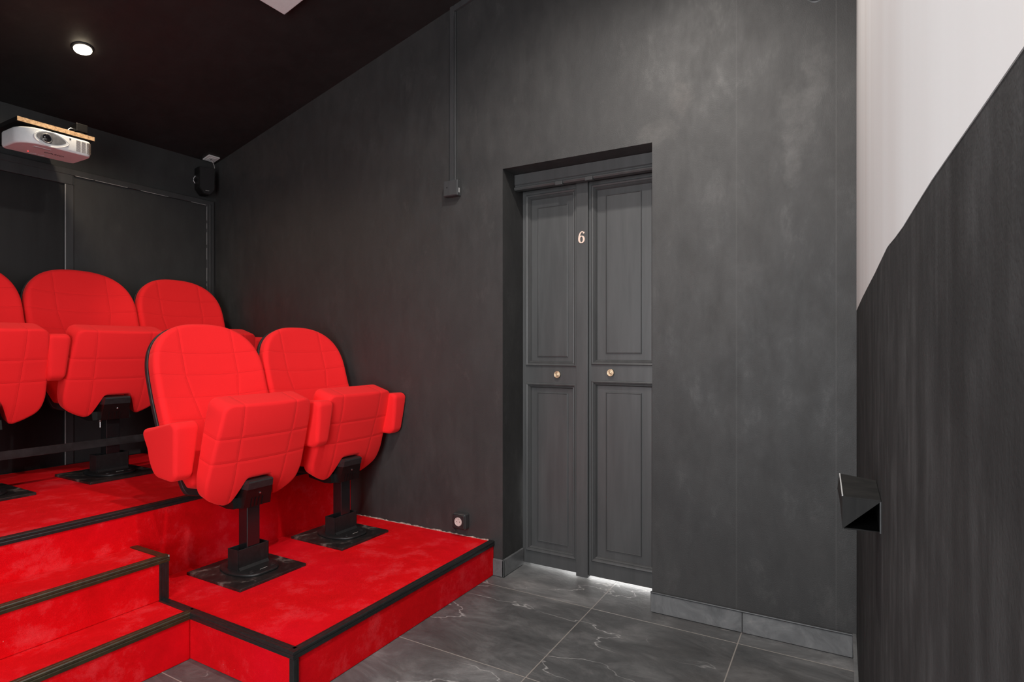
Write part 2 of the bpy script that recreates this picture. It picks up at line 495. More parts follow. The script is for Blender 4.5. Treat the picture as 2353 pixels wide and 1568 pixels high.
def text_mesh(name, body, size, m, parent, matrix, extrude=0.0004, stretch=1.0):
    cu = bpy.data.curves.new(name, 'FONT'); cu.body = body; cu.size = size; cu.extrude = extrude
    cu.align_x = 'CENTER'; cu.align_y = 'CENTER'
    tmp = bpy.data.objects.new(name, cu); C.objects.link(tmp)
    bpy.context.view_layer.update()
    me = bpy.data.meshes.new_from_object(tmp.evaluated_get(bpy.context.evaluated_depsgraph_get()))
    bpy.data.objects.remove(tmp)
    me.transform(Matrix.Diagonal((stretch, 1, 1, 1))); me.transform(matrix)
    me.materials.clear(); me.materials.append(m)
    o = bpy.data.objects.new(name, me); C.objects.link(o); o.parent = parent
    return o

def panel_rings(bm, x0, x1, z0, z1, prof, y, sgn=1):
    """nested rectangle rings: prof = list of (inset, depth); closes with a cap. Depth grows away from the viewer (+y)."""
    prev = None
    for ins, dep in prof:
        r = [bm.verts.new((x0 + ins, y + dep, z0 + ins)), bm.verts.new((x1 - ins, y + dep, z0 + ins)),
             bm.verts.new((x1 - ins, y + dep, z1 - ins)), bm.verts.new((x0 + ins, y + dep, z1 - ins))]
        if prev:
            for i in range(4): bm.faces.new((prev[i], prev[(i + 1) % 4], r[(i + 1) % 4], r[i]))
        prev = r
    bm.faces.new(prev)

# ------------------------------------------------------------------ room shell
XB = -3.84            # wall with the panels behind the seats
XR = 0.046            # wall with the painted screen
RX0, RX1, RZ = -1.484, -0.723, 2.055   # door recess
YD = 0.206            # door face
HI = 3.7
bm = bmesh.new()
box(bm, (XB - 0.2, YF - 0.1, -0.1), (XR + 0.2, 1.1, 0))
setp(obj('floor', bm, M['floor']), kind='structure')
bm = bmesh.new()
def cprism(bm, x0, x1, y0, y1, th=0.12):
    prism(bm, [(x0, CEIL(x0)), (x1, CEIL(x1)), (x1, CEIL(x1) + th), (x0, CEIL(x0) + th)], 'y', y0, y1)
cprism(bm, XB - 0.2, XR + 0.2, YF - 0.1, 0.3)
setp(obj('ceiling', bm, M['ceiling']), kind='structure')
bm = bmesh.new()
# back wall with the door recess
box(bm, (XB - 0.2, 0, 0), (RX0, 0.30, HI)); box(bm, (RX1, 0, 0), (XR + 0.2, 0.30, HI)); box(bm, (RX0, 0, RZ), (RX1, 0.30, HI))
setp(obj('wall_back', bm, M['wall']), kind='structure')
bm = bmesh.new(); box(bm, (XR, YF - 0.1, 0), (XR + 0.15, 0, HI))
setp(obj('wall_right', bm, M['wall_right']), kind='structure')
bm = bmesh.new(); box(bm, (XB - 0.15, YF - 0.1, 0), (XB, 0, 2.45))
setp(obj('wall_left', bm, M['wall_left']), kind='structure')
bm = bmesh.new()
W1 = (-1.25, -0.11, 0.38, 2.22)  # made-up opening, out of view, for the added fill light
xs = [XB, W1[0], W1[1], XR]
for i in (0, 2): box(bm, (xs[i], YF - 0.1, 0), (xs[i + 1], YF, HI))
for w in (W1,):
    box(bm, (w[0], YF - 0.1, 0), (w[1], YF, w[2])); box(bm, (w[0], YF - 0.1, w[3]), (w[1], YF, HI))
setp(obj('wall_front', bm, M['wall_front']), kind='structure')
for k, w in enumerate((W1,)):
    bm = bmesh.new()
    mx = (w[0] + w[1]) / 2
    for a, b in (((w[0], w[2]), (w[0] + .05, w[3])), ((w[1] - .05, w[2]), (w[1], w[3])), ((w[0], w[2]), (w[1], w[2] + .05)), ((w[0], w[3] - .05), (w[1], w[3])), ((mx - .03, w[2]), (mx + .03, w[3]))):
        box(bm, (a[0], YF - 0.012, a[1]), (b[0], YF + 0.03, b[1]), 0.004)
    setp(obj('window_%d' % (k + 1), bm, M['white_pl']), kind='structure')  # made-up frame around the added fill light

# utility space behind the door, lit, so light shows in the gap under it
bm = bmesh.new()
box(bm, (-1.6, 1.0, 0.0), (-0.6, 1.05, 2.3)); box(bm, (-1.65, 0.3, 0), (-1.6, 1.05, 2.3)); box(bm, (-0.6, 0.3, 0), (-0.55, 1.05, 2.3)); box(bm, (-1.65, 0.3, 2.3), (-0.55, 1.05, 2.35))
setp(obj('wall_1', bm, M['white_pl']), kind='structure')
area('cupboard_lamp', (-1.1, 0.95, 0.16), (R(-84), 0, 0), 0.9, 0.28, 12, (1, 0.99, 0.97))

# skirtings
bm = bmesh.new()
for a, b in ((-0.728, -0.353), (-0.351, 0.034)):
    box(bm, (a, -0.009, 0.002), (b, 0, 0.083), 0.0015, 1)
o = setp(obj('baseboard_back', bm, M['slate']), kind='structure')
bm = bmesh.new(); box(bm, (-0.728, -0.012, 0.083), (0.036, 0, 0.091), 0.003, 2)
setp(obj('trim_1', bm, M['frame']), kind='structure')
bm = bmesh.new(); box(bm, (XR - 0.010, YF, 0.002), (XR, -0.012, 0.083), 0.0015, 1); box(bm, (XR - 0.013, YF, 0.083), (XR, 0, 0.091), 0.002)
setp(obj('baseboard_right', bm, M['slate']), kind='structure')
bm = bmesh.new(); box(bm, (-1.536, -0.012, 0.002), (RX0 + 0.012, 0.0, 0.088), 0.004); box(bm, (RX0, -0.012, 0.002), (RX0 + 0.012, YD - 0.004, 0.088), 0.004)
setp(obj('baseboard_left', bm, M['slate']), kind='structure')

# ------------------------------------------------------------------ door
def leaf(name, x0, x1, outer, label):
    th = 0.028
    bm = bmesh.new()
    ox0, ox1 = outer['x']; rows = outer['z']; ix0, ix1 = outer['ix']
    z0, z1 = 0.013, 1.985
    # stiles and rails, flush at YD
    box(bm, (x0, YD, z0), (ox0, YD + th, z1)); box(bm, (ox1, YD, z0), (x1, YD + th, z1))
    zs = [z0] + [v for r in rows for v in r[:2]] + [z1]
    for a, b in zip(zs[0::2], zs[1::2]): box(bm, (ox0, YD, a), (ox1, YD + th, b))
    t = setp(obj(name, bm, M['door']), kind='structure')
    for (a, b, ia, ib) in rows:
        bm = bmesh.new()
        box(bm, (ox0, YD + 0.0245, a), (ox1, YD + th, b))
        # moulding frame with a bead, then flat field
        panel_rings(bm, ox0, ox1, a, b, [(0, 0), (0.001, -0.006), (0.006, -0.009), (0.012, -0.006), (0.016, 0.000), (0.019, -0.001), (0.024, 0.006), (0.027, 0.013), (0.045, 0.013)], YD)
        obj('moulding', bm, M['door'], t)
        bm = bmesh.new()
        # raised centre panel inside a fine quirk
        box(bm, (ox0 + .025, YD + 0.0131, a + .025), (ox1 - .025, YD + 0.020, b - .025))
        panel_rings(bm, ix0, ix1, ia, ib, [(0, 0.0129), (0.0005, 0.008), (0.004, 0.0065), (0.006, 0.0095), (0.010, 0.0095)], YD)
        obj('panel', bm, M['door'], t)
    return t
d1 = leaf('door_1', RX0 + 0.003, -1.160, {'x': (-1.461, -1.170), 'z': [(0.078, 0.970, 0.133, 0.921), (1.058, 1.964, 1.107, 1.894)], 'ix': (-1.399, -1.223)}, '')
d2 = leaf('door_2', -1.105, RX1 - 0.003, {'x': (-1.090, -0.762), 'z': [(0.086, 0.992, 0.150, 0.936), (1.068, 1.968, 1.126, 1.912)], 'ix': (-1.018, -0.836)}, '')
bm = bmesh.new(); box(bm, (-1.166, YD - 0.020, 0.004), (-1.102, YD + 0.02, 1.985), 0.003)
setp(obj('trim_2', bm, M['door']), kind='structure')          # cover strip between the leaves
bm = bmesh.new()
prism(bm, [(YD + 0.03, 2.053), (0.118, 2.053), (0.118, 2.003), (0.124, 1.998), (0.124, 1.992), (0.114, 1.988), (0.112, 1.980), (0.118, 1.973), (0.150, 1.973), (0.150, 1.988), (YD + 0.03, 1.988)], 'x', RX0 + 0.002, RX1 - 0.002)
box(bm, (-1.245, 0.106, 1.966), (-1.205, 0.13, 1.985), 0.002); box(bm, (-1.085, 0.106, 1.966), (-1.045, 0.13, 1.985), 0.002)
setp(obj('trim_3', bm, M['door']), kind='structure')          # head board over the doors

def knob(leaf_obj, x, z):
    bm = bmesh.new()
    lathe(bm, [(0.0120, 0), (0.0125, 0.003), (0.0165, 0.006), (0.0182, 0.009), (0.0178, 0.0115), (0.0160, 0.0128), (0.0140, 0.0120), (0.0125, 0.0110), (0.0110, 0.0125), (0.0095, 0.0135), (0.0080, 0.0125), (0.0065, 0.0115), (0.0052, 0.0130), (0.0035, 0.0145), (0.0012, 0.0150)], (x, YD, z), (0, -1, 0))
    o = obj('door_knob', bm, M['brass'], leaf_obj, True)
    o['label'] = 'small round ribbed brass knob'
knob(d1, -1.275, 1.016)
knob(d2, -0.987, 1.032)

# number 6 : bowl, stem sweep and ball terminal
bm = bmesh.new()
def strip(bm, pts, ws, y0, y1):
    """variable width stroke in the xz plane, extruded in y"""
    n = len(pts); L = []; Rr = []
    for i in range(n):
        a = Vector(pts[max(i - 1, 0)]); b = Vector(pts[min(i + 1, n - 1)]); d = (b - a).normalized(); nn = Vector((-d.y, d.x))
        p = Vector(pts[i]); L.append(p + nn * ws[i] / 2); Rr.append(p - nn * ws[i] / 2)
    vs = [[bm.verts.new((q.x, y, q.y)) for q in S] for S in (L, Rr) for y in (y0, y1)]
    l0, l1, r0, r1 = vs
    for i in range(n - 1):
        bm.faces.new((l0[i], l0[i + 1], r0[i + 1], r0[i])); bm.faces.new((l1[i], r1[i], r1[i + 1], l1[i + 1]))
        bm.faces.new((l0[i], l1[i], l1[i + 1], l0[i + 1])); bm.faces.new((r0[i], r0[i + 1], r1[i + 1], r1[i]))
    bm.faces.new((l0[0], r0[0], r1[0], l1[0])); bm.faces.new((l0[-1], l1[-1], r1[-1], r0[-1]))
H6 = 0.062
pts, ws = [], []
for k in range(41):
    a = 2 * PI * k / 40
    pts.append((0.0 + 0.0125 * math.cos(a), 0.0195 + 0.0165 * math.sin(a))); ws.append(0.0035 + 0.0062 * abs(math.cos(a)))
strip(bm, pts, ws, -0.0035, 0)
pts, ws = [], []
for k in range(25):
    a = PI + (-PI * 0.62) * k / 24
    pts.append((0.0045 + 0.0175 * math.cos(a), 0.0215 + 0.0365 * math.sin(a))); ws.append(0.0092 - 0.0058 * k / 24)
strip(bm, pts, ws, -0.0036, 0)
cyl(bm, (0.0115, -0.0036, 0.0525), (0.0115, 0, 0.0525), 0.0048)
o = obj('house_number', bm, M['number']); o.location = (-1.134, YD - 0.0201, 1.678)
setp(o, 'pale copper coloured figure 6 on the strip between the door leaves', 'number sign')

# ------------------------------------------------------------------ painted screen on the right wall
bm = bmesh.new()
bl = [(-0.004, 1.294), (-0.712, 1.289), (-1.068, 1.284), (-1.372, 1.279), (-1.568, 1.2775), (-1.690, 1.2765), (-1.727, 1.2745), (-1.806, 1.2690), (-1.897, 1.2640), (-1.979, 1.2615), (-2.081, 1.2580), (-2.162, 1.2535), (-2.223, 1.250), (-2.292, 1.2462), (-3.0, 1.225), (YF + 0.02, 1.21)]
prism(bm, bl + [(YF + 0.02, CEIL(XR) - 0.02), (-0.004, CEIL(XR) - 0.02)], 'x', XR - 0.0005, XR + 0.0003)
setp(obj('projection_screen', bm, M['screen']), 'large white painted projection surface above the black lower part of the right wall', 'screen')

# wedge fronted box on the right wall: hollow, its near end half closed by a triangular cheek
e = empty('wall_box', (0.0, -1.57, 0.905), 'small black wedge-cut box fixed low on the right wall near the corner', 'box')
w, l, h, th = XR - 0.0006, 0.165, 0.046, 0.002
bm = bmesh.new()
prism(bm, [(0, 0), (w, 0), (w, l - 0.03), (-0.0045, l)], 'z', h - th, h)                       # top
prism(bm, [(0.002, 0), (w, 0.010), (w, l - 0.03), (-0.004, l)], 'z', 0, th)                    # floor
v = [bm.verts.new(q) for q in [(0.0002, 0, 0), (0.0002, 0, h), (-0.0045, l, h), (-0.0072, l, h * 0.45), (-0.0035, l, 0)]]
bm.faces.new(v)
v = [bm.verts.new(q) for q in [(-0.0035, l, 0), (-0.0072, l, h * 0.45), (-0.0045, l, h), (w, l - 0.03, h), (w, l - 0.03, 0)]]; bm.faces.new(v)
obj('casing', bm, M['black_box'], e)
bm = bmesh.new(); prism(bm, [(0.0, 0.0005), (0.0, h - th), (w, h - th)], 'y', -0.0004, 0.0012)
obj('cheek', bm, M['black_box'], e)
bm = bmesh.new(); box(bm, (0.002, 0.003, th + 0.0002), (w - 0.0012, l - 0.04, h - th - 0.0002))
for f in list(bm.faces):
    if f.calc_center_median().y < 0.01: bm.faces.remove(f)
obj('inside_lining', bm, M['black'], e)  # near-black inner box: shade of the hollow put into its colour
bm = bmesh.new(); box(bm, (w - 0.0012, 0.0, 0.0006), (w + 0.0004, 0.003, h - 0.002))
obj('rim', bm, M['hub_cap'], e)
bm = bmesh.new(); prism(bm, [(-0.0006, 0.002), (0.0010, 0.002), (-0.0029, l - 0.004), (-0.0046, l - 0.004)], 'z', h - 0.0004, h + 0.0008)
o = obj('edge_strip', bm, M['edge_light'], e); o['label'] = 'thin pale strip along the top edge'

# ------------------------------------------------------------------ carpeted tiers
ZP, ZS, ZU = 0.171, 0.336, 0.490
XF, XS1, XS2, XU = -1.536, -2.100, -2.303, -2.530
YE = -1.232
YL = YF + 0.002
def carpet_block(name, a, b, label, cat='platform', noses=(), group=None):
    e = empty(name, (b[0], (a[1] + b[1]) / 2, a[2]), label, cat, group)
    bm = bmesh.new(); box(bm, a, b, 0.004)
    o = obj('carpet_covering', bm, M['carpet'], e)
    o.location = -e.location
    return e
def child(name, bm, m, e, label=None):
    o = obj(name, bm, m, e); o.location = -e.location
    if label: o['label'] = label
    return o
def nosing_y(e, x, z, y0, y1, m=None, label=None, top=0.026, drop=0.020):
    """step edge strip running along y; faces +x"""
    bm = bmesh.new()
    T = 0.0035
    pr = [(x - top, z + 0.0005), (x - top, z + T), (x - top + 0.003, z + T + 0.0015), (x - 0.012, z + T + 0.0015), (x - 0.010, z + T), (x - 0.007, z + T + 0.0015),
          (x + 0.002, z + T + 0.001), (x + 0.005, z + T - 0.002), (x + 0.0055, z - 0.004), (x + 0.004, z - 0.007), (x + 0.0055, z - 0.010), (x + 0.005, z - drop), (x + 0.0003, z - drop - 0.001), (x + 0.0003, z + 0.0005)]
    prism(bm, pr, 'y', y0, y1)
    return child('nosing', bm, m or M['trim'], e, label)
def nosing_x(e, y, z, x0, x1, m=None, label=None, top=0.026, drop=0.020, lip=True):
    """step edge strip running along x; faces -y"""
    bm = bmesh.new(); T = 0.0035
    pr = [(y + top, z + 0.0005), (y + top, z + T), (y + top - 0.003, z + T + 0.0015), (y + 0.012, z + T + 0.0015), (y + 0.010, z + T), (y + 0.007, z + T + 0.0015),
          (y - 0.002, z + T + 0.001), (y - 0.005, z + T - 0.002)]
    pr += [(y - 0.0055, z - 0.004), (y - 0.004, z - 0.007), (y - 0.0055, z - 0.010), (y - 0.005, z - drop), (y - 0.0003, z - drop - 0.001), (y - 0.0003, z + 0.0005)] if lip else [(y - 0.0055, z + 0.0005)]
    prism(bm, pr, 'x', x0, x1)
    return child('nosing', bm, m or M['trim'], e, label)

up = carpet_block('upper_platform', (XB + 0.022, YL, 0), (XU, -0.001, ZU), 'high red carpeted platform carrying the back row of seats')
nosing_y(up, XU, ZU, YL, -0.002)
lo = carpet_block('lower_platform', (XU + 0.001, YE, 0), (XF, -0.001, ZP), 'low red carpeted platform in front, carrying the two nearest seats')
nosing_y(lo, XF, ZP, YE - 0.004, -0.002)
nosing_x(lo, YE, ZP, XS1 + 0.004, XF + 0.004)
nosing_x(lo, YE, ZP, XS2 + 0.004, XS1 + 0.004, lip=False)
bm = bmesh.new(); box(bm, (XF - 0.012, YE - 0.0056, ZP + 0.001), (XF + 0.0056, YE + 0.012, ZP + 0.0052), 0.0006, 1)
child('corner_cap', bm, M['trim'], lo)
bm = bmesh.new(); box(bm, (XF - 0.016, YE - 0.0055, 0.001), (XF + 0.0055, YE + 0.016, ZP - 0.021), 0.0015)
for dy in (0.004, 0.009): box(bm, (XF + 0.005, YE + dy, 0.001), (XF + 0.0068, YE + dy + 0.002, ZP - 0.022))
child('corner_strip', bm, M['trim'], lo, 'black rubber strip down the front corner')
bm = bmesh.new()
random.seed(8)
top = []; x = XU + 0.02
while x < XF - 0.012:
    top.append((x, ZP + random.choice((0.0008, 0.003, 0.005, 0.0065)))); x += random.uniform(0.006, 0.03)
prism(bm, [(top[0][0], ZP - 0.002)] + top + [(XF - 0.012, ZP - 0.002)], 'y', -0.0065, -0.0012)
child('frayed_edge', bm, M['backing'], lo, 'pale frayed carpet backing along the wall')
s1 = carpet_block('carpeted_step', (XU + 0.001, YL, 0), (XS1, YE - 0.001, ZP), 'lower of the two red carpeted steps beside the low platform', 'step', None, 'aisle steps')
nosing_y(s1, XS1, ZP, YL, YE + 0.020, M['nose_olive'], 'worn brown step edging')
s2 = carpet_block('carpeted_step', (XU + 0.001, YL, ZP + 0.0005), (XS2, YE + 0.028, ZS), 'upper of the two red carpeted steps, below the high platform', 'step', None, 'aisle steps')
nosing_y(s2, XS2, ZS, YL, YE + 0.036, M['nose_olive'], 'worn brown step edging')
bm = bmesh.new()
YS = YE + 0.028
prism(bm, [(YS + 0.0055, ZS - .012), (YS + 0.0055, ZS + .004), (YS - 0.022, ZS + .005), (YS - 0.022, ZS + .0005), (YS + 0.0003, ZS + .0005), (YS + 0.0003, ZS - .012)], 'x', XU + 0.002, XS2 + 0.004)
child('side_nosing', bm, M['nose_olive'], s2)
bm = bmesh.new(); box(bm, (XS2 - 0.012, YS - 0.030, ZP + 0.001), (XS2 + 0.0055, YS + 0.0055, ZS - 0.021), 0.0015)
for dy in (-0.024, -0.014, -0.005): box(bm, (XS2 + 0.005, YS + dy, ZP + 0.001), (XS2 + 0.0068, YS + dy + 0.002, ZS - 0.022))
child('corner_strip', bm, M['trim'], s2, 'black rubber strip down the corner')
bm = bmesh.new(); box(bm, (XS2 + 0.0035, YS + 0.0035, ZS - .002), (XS2 + 0.0063, YS + 0.0063, ZS + .0055), 0.0005)
child('corner_cap', bm, M['edge_light'], s2)

# ------------------------------------------------------------------ cinema seats
# chair frame: origin on the platform under the pedestal, +x towards the screen, +y towards the back wall
SK = 0.30      # how far the folded seat leans forward
def seat_parts(root):
    # ---- base plate, foot, socket, post
    bm = bmesh.new(); box(bm, (-0.185, -0.172, 0.0), (0.180, 0.158, 0.012), 0.0015, 1)
    obj('base_plate', bm, M['plate'], root)
    bm = bmesh.new()
    def foot_outline(grow):
        p = []
        for k in range(48):
            a = 2 * PI * k / 48
            ca, sa = math.cos(a), math.sin(a)
            x = 0.128 * math.copysign(abs(ca) ** 0.85, ca); y = 0.104 * math.copysign(abs(sa) ** 0.35, sa)
            y *= 1 - 0.28 * (abs(x) / 0.128) ** 2
            p.append((x * grow - 0.0, y * grow))
        return p
    lv = [(0.012, 1.0), (0.019, 0.995), (0.0225, 0.97), (0.0235, 0.93), (0.0245, 0.80), (0.0255, 0.62)]
    rings = [[bm.verts.new((p[0] * 1.0, p[1], z)) for p in foot_outline(g)] for z, g in lv]
    for a, b in zip(rings, rings[1:]):
        for i in range(48): bm.faces.new((a[i], a[(i + 1) % 48], b[(i + 1) % 48], b[i]))
    bm.faces.new(rings[0]); bm.faces.new(rings[-1])
    foot = obj('foot', bm, M['plastic'], root, True)
    bm = bmesh.new()
    # bolt bosses and the moulded mark
    for x, y in ((0.088, -0.052), (0.088, 0.052)):
        bm = bmesh.new()
        lathe(bm, [(0.0125, 0), (0.0125, 0.0032), (0.0115, 0.004), (0.0095, 0.0036), (0.0085, 0.0028), (0.001, 0.0028)], (x, y, 0.0225), (0, 0, 1), 24)
        obj('bolt_cover', bm, M['plastic'], foot)
    bm = bmesh.new(); box(bm, (0.094, -0.017, 0.0262), (0.0962, 0.019, 0.0268)); 
    obj('moulded_mark', bm, M['mark'], foot)
    bm = bmesh.new()
    x0, x1, y0, y1, z0, z1, th = -0.040, 0.030, -0.077, 0.077, 0.02, 0.112, 0.0035
    box(bm, (x0, y0, z0), (x1, y0 + th, z1), 0.001, 1); box(bm, (x0, y1 - th, z0), (x1, y1, z1), 0.001, 1)
    box(bm, (x0, y0, z0), (x0 + th, y1, z1), 0.001, 1); box(bm, (x1 - th, y0, z0), (x1, y1, z1), 0.001, 1)
    # flared root of the socket
    prism(bm, [(x0 - 0.010, 0.024), (x0, 0.036), (x1, 0.036), (x1 + 0.010, 0.024)], 'y', y0 + 0.004, y1 - 0.004)
    obj('socket', bm, M['plastic'], root)
    bm = bmesh.new(); box(bm, (-0.036, -0.028, 0.02), (0.024, 0.036, 0.30), 0.004, 3)
    obj('post', bm, M['post'], root)
    # ---- hub under the seat: tapered block whose face continues the lean of the seat
    bm = bmesh.new()
    def tap(bm, prof, y0, y1):
        """prism along y whose half width follows the height"""
        L = [[bm.verts.new((x, sg * hw, z)) for x, z, hw in prof] for sg in (-1, 1)]
        bm.faces.new(L[0]); bm.faces.new(L[1][::-1]); n = len(prof)
        for i in range(n): bm.faces.new((L[0][i], L[0][(i + 1) % n], L[1][(i + 1) % n], L[1][i]))
    tap(bm, [(0.052, 0.293, 0.068), (0.074, 0.378, 0.061), (-0.07, 0.400, 0.058), (-0.11, 0.300, 0.068), (-0.03, 0.284, 0.068)], 0, 0)
    for y in (-0.030, -0.012, 0.006, 0.024):
        prism(bm, [(0.0515, 0.294), (0.0555, 0.295), (0.0655, 0.332), (0.060, 0.332)], 'y', y - 0.003, y + 0.003)
    prism(bm, [(-0.15, 0.330), (-0.145, 0.305), (-0.03, 0.288), (0.02, 0.292), (0.01, 0.335), (-0.13, 0.36)], 'y', -0.090, 0.090)
    hub = obj('hub', bm, M['hub'], root)
    bm = bmesh.new()
    tap(bm, [(0.0755, 0.374, 0.0622), (0.0825, 0.403, 0.0600), (0.0790, 0.409, 0.0580), (0.0700, 0.4115, 0.0560), (-0.05, 0.4115, 0.056), (-0.05, 0.374, 0.0622)], 0, 0)
    obj('hub_cap', bm, M['hub_cap'], hub)
    bm = bmesh.new(); lathe(bm, [(0.0042, 0), (0.0042, 0.002), (0.0028, 0.003), (0.0005, 0.0032)], (0.0672, 0.004, 0.350), (1, 0, -0.25), 16)
    obj('screw', bm, M['screw'], hub)

    # ---- folded seat
    w = 0.234
    ol = [(-w + 0.012, 0.022), (-w - 0.004, 0.085), (-w + 0.004, 0.28), (-w + 0.018, 0.434), (w - 0.014, 0.434), (w - 0.002, 0.28), (w + 0.004, 0.085), (w - 0.012, 0.022),
          (0.165, -0.014), (0.126, -0.030), (0.108, -0.024), (0.064, 0.090), (-0.064, 0.090), (-0.108, -0.024), (-0.126, -0.030), (-0.165, -0.014)]
    rd = [0.030, 0.05, 0.10, 0.040, 0.040, 0.10, 0.05, 0.030, 0.04, 0.012, 0.010, 0.010, 0.024, 0.010, 0.012, 0.04]
    def wseat(s, t, n):
        # underside bulges: pulls back at the sides and towards the foot
        k = -0.014 * (abs(s) / w) ** 2.6 - 0.022 * max(0, (0.13 - t) / 0.16) ** 2 - 0.010 * max(0, (t - 0.31) / 0.12) ** 2
        f = max(0.0, min(1.0, 1 + n / 0.09))
        return (n + k * f, s, t)
    bm = bmesh.new()
    cushion(bm, round_poly(ol, rd, 8), (0, 0.29), lambda s, t: 0.082 + 0.056 * max(0, min(1, (t + 0.03) / 0.46)), 0.015, 0.018, wseat, 400, 30, 0.0)
    o = obj('seat_cushion', bm, M['fab_seat'], root, True)
    o.location = (0.030, 0.010, 0.329); o.rotation_euler = (0, math.atan(SK), 0)
    # ---- backrest foam
    def bhalf(t):
        if t > 0.50:
            return 0.268 * (1 - ((t - 0.50) / 0.262) ** 2.45) ** (1 / 2.45) if t < 0.7619 else 0
        if t > 0.30: return 0.268
        return 0.268 - 0.075 * ((0.30 - t) / 0.28) ** 1.7
    ts = [0.02 + 0.48 * k / 30 for k in range(31)] + [0.50 + 0.262 * math.sin(PI / 2 * k / 40) for k in range(1, 41)]
    right = [(bhalf(t), t) for t in ts]
    bot = [(x, 0.02 - 0.03 * (1 - (x / 0.193) ** 2)) for x in [0.193 * (-1 + 2 * k / 20) for k in range(1, 20)]]
    outl = right + [(-x, t) for x, t in reversed(right) if x > 1e-6] + bot
    def wback(s, t, n):
        k = 0.030 * (abs(s) / 0.268) ** 2.2 - 0.010 * math.sin(PI * min(1, max(0, t / 0.76)))
        k += 0.012 * max(0, 1 - abs(t - 0.22) / 0.2)
        return (n + k, s, t)
    bm = bmesh.new()
    cushion(bm, outl, (0, 0.40), 0.062, 0.026, 0.012, wback, 300, 30, 0.0)
    bo = obj('backrest_cushion', bm, M['fab_back'], root, True)
    # ---- shell
    bm = bmesh.new()
    sh = [(x * 1.018, (t - 0.4) * 1.012 + 0.4 - (0.022 if t < 0.06 else 0)) for x, t in outl]
    cushion(bm, sh, (0, 0.38), 0.030, 0.004, 0.016, lambda s, t, n: wback(s, t, n - 0.058), 200, 10, 0.0)
    so = obj('back_shell', bm, M['shell'], root, True)
    for q in (bo, so):
        q.location = (-0.100, 0, 0.379); q.rotation_euler = (0, -math.atan(1 / 3), 0)
    # bracket joining hub and shell
    bm = bmesh.new()
    prism(bm, [(-0.10, 0.31), (-0.04, 0.31), (-0.13, 0.50), (-0.20, 0.50)], 'y', -0.05, 0.05)
    obj('back_bracket', bm, M['hub'], root)

def make_arm(root, y, dx=0.0, dz=0.0, TB=0.712, w=0.095, BX=-0.22, low=0.0):
    """padded armrest: side profile lofted across its width with rounded edges"""
    prof = round_poly([(BX, TB), (0.105, 0.732), (0.126, 0.716), (0.118, 0.64), (0.098, 0.525 - low), (0.07, 0.506 - low), (BX + 0.075, 0.515 - low), (BX + 0.045, 0.56 - low)],
                      [0.02, 0.03, 0.02, 0.05, 0.02, 0.02, 0.022, 0.05], 6)
    bm = bmesh.new()
    c = (-0.06, 0.62)
    def warp(s, t, n):
        # s along x, t along z, n across; arm narrows downwards
        k = 0.74 + 0.26 * min(1, max(0, (t - 0.50) / 0.20))
        yy = (n + w / 2) * k
        return (s, yy, t)
    cushion(bm, prof, c, w, 0.020, 0.020, warp, 160, 10, 0.0)
    o = obj('armrest', bm, M['fab_arm'], root, True)
    o.location = (dx, y, dz)
    return o

XC = -2.28
proto = empty('cinema_seat', (XC, -0.857, ZP), 'near left red cinema seat of the front row, folded up beside the steps', 'cinema seat', 'red tip-up cinema seats')
seat_parts(proto)
def dup(loc, label):
    r = proto.copy(); C.objects.link(r); r.location = loc; r['label'] = label
    for ch in proto.children:
        c = ch.copy(); C.objects.link(c); c.parent = r
        for g in ch.children:
            d = g.copy(); C.objects.link(d); d.parent = c
    return r
base_children = list(proto.children)
DXB = -1.06
front2 = dup((XC, -0.312, ZP), 'front row red cinema seat nearest the back wall, folded up')
bk1 = dup((XC + DXB, -0.915, ZU), 'middle red cinema seat of the back row, standing on the high platform')
bk2 = dup((XC + DXB, -0.370, ZU), 'back row red cinema seat in the dark corner, mostly hidden behind the front seats')
bk3 = dup((XC + DXB, -1.460, ZU), 'back row red cinema seat cut off by the left edge of the view')
bk4 = None
bm = bmesh.new(); cyl(bm, (0.03, -0.060, 0.255), (0.03, -0.060, 0.292), 0.0025, None, 10); cyl(bm, (0.03, -0.060, 0.284), (0.03, -0.060, 0.290), 0.0055, None, 6)
obj('adjusting_screw', bm, M['screw'], bk1)
make_arm(proto, -0.277, -0.125, -0.044, 0.690, 0.106, -0.118, 0.020)
make_arm(front2, -0.236, 0.022, 0)
make_arm(front2, 0.262, 0.052, 0.003)
make_arm(bk1, -0.2725)
make_arm(bk2, -0.2725)
make_arm(bk2, 0.270)
make_arm(bk3, -0.2725)

# bar tying the back row pedestals together
bm = bmesh.new()
xr = XC + DXB + 0.026
box(bm, (xr, -1.95, 0.644), (xr + 0.008, -0.25, 0.684), 0.001, 1)
setp(obj('tie_bar', bm, M['bar']), 'long flat black steel bar across the pedestals of the back row seats', 'bar')

# ------------------------------------------------------------------ left wall panelling (behind the seats)
bm = bmesh.new()
def fr(y0, y1, z0, z1, t=0.02, bev=0.003): box(bm, (XB, y0, z0), (XB + t, y1, z1), bev)
fr(YL, -0.024, 2.140, 2.175, 0.020)          # head
fr(YL, -0.877, 2.085, 2.142, 0.018)
fr(-0.916, -0.874, ZU, 2.0845, 0.018)
fr(-0.876, -0.872, 2.0845, 2.1395, 0.018)
fr(-0.078, -0.024, ZU, 2.145, 0.020)
fr(-0.060, -0.046, ZU, 2.15, 0.024)
setp(obj('trim_4', bm, M['frame']), kind='structure')
e = empty('wall_panel', (XB, -0.48, ZU), 'matt black flat wall panel behind the back row, beside the pale edged stile', 'panel')
bm = bmesh.new(); box(bm, (XB + 0.0005, -0.873, ZU), (XB + 0.008, -0.079, 2.139))
child('board', bm, M['wall_left'], e)
bm = bmesh.new()
random.seed(3)
y = -0.868
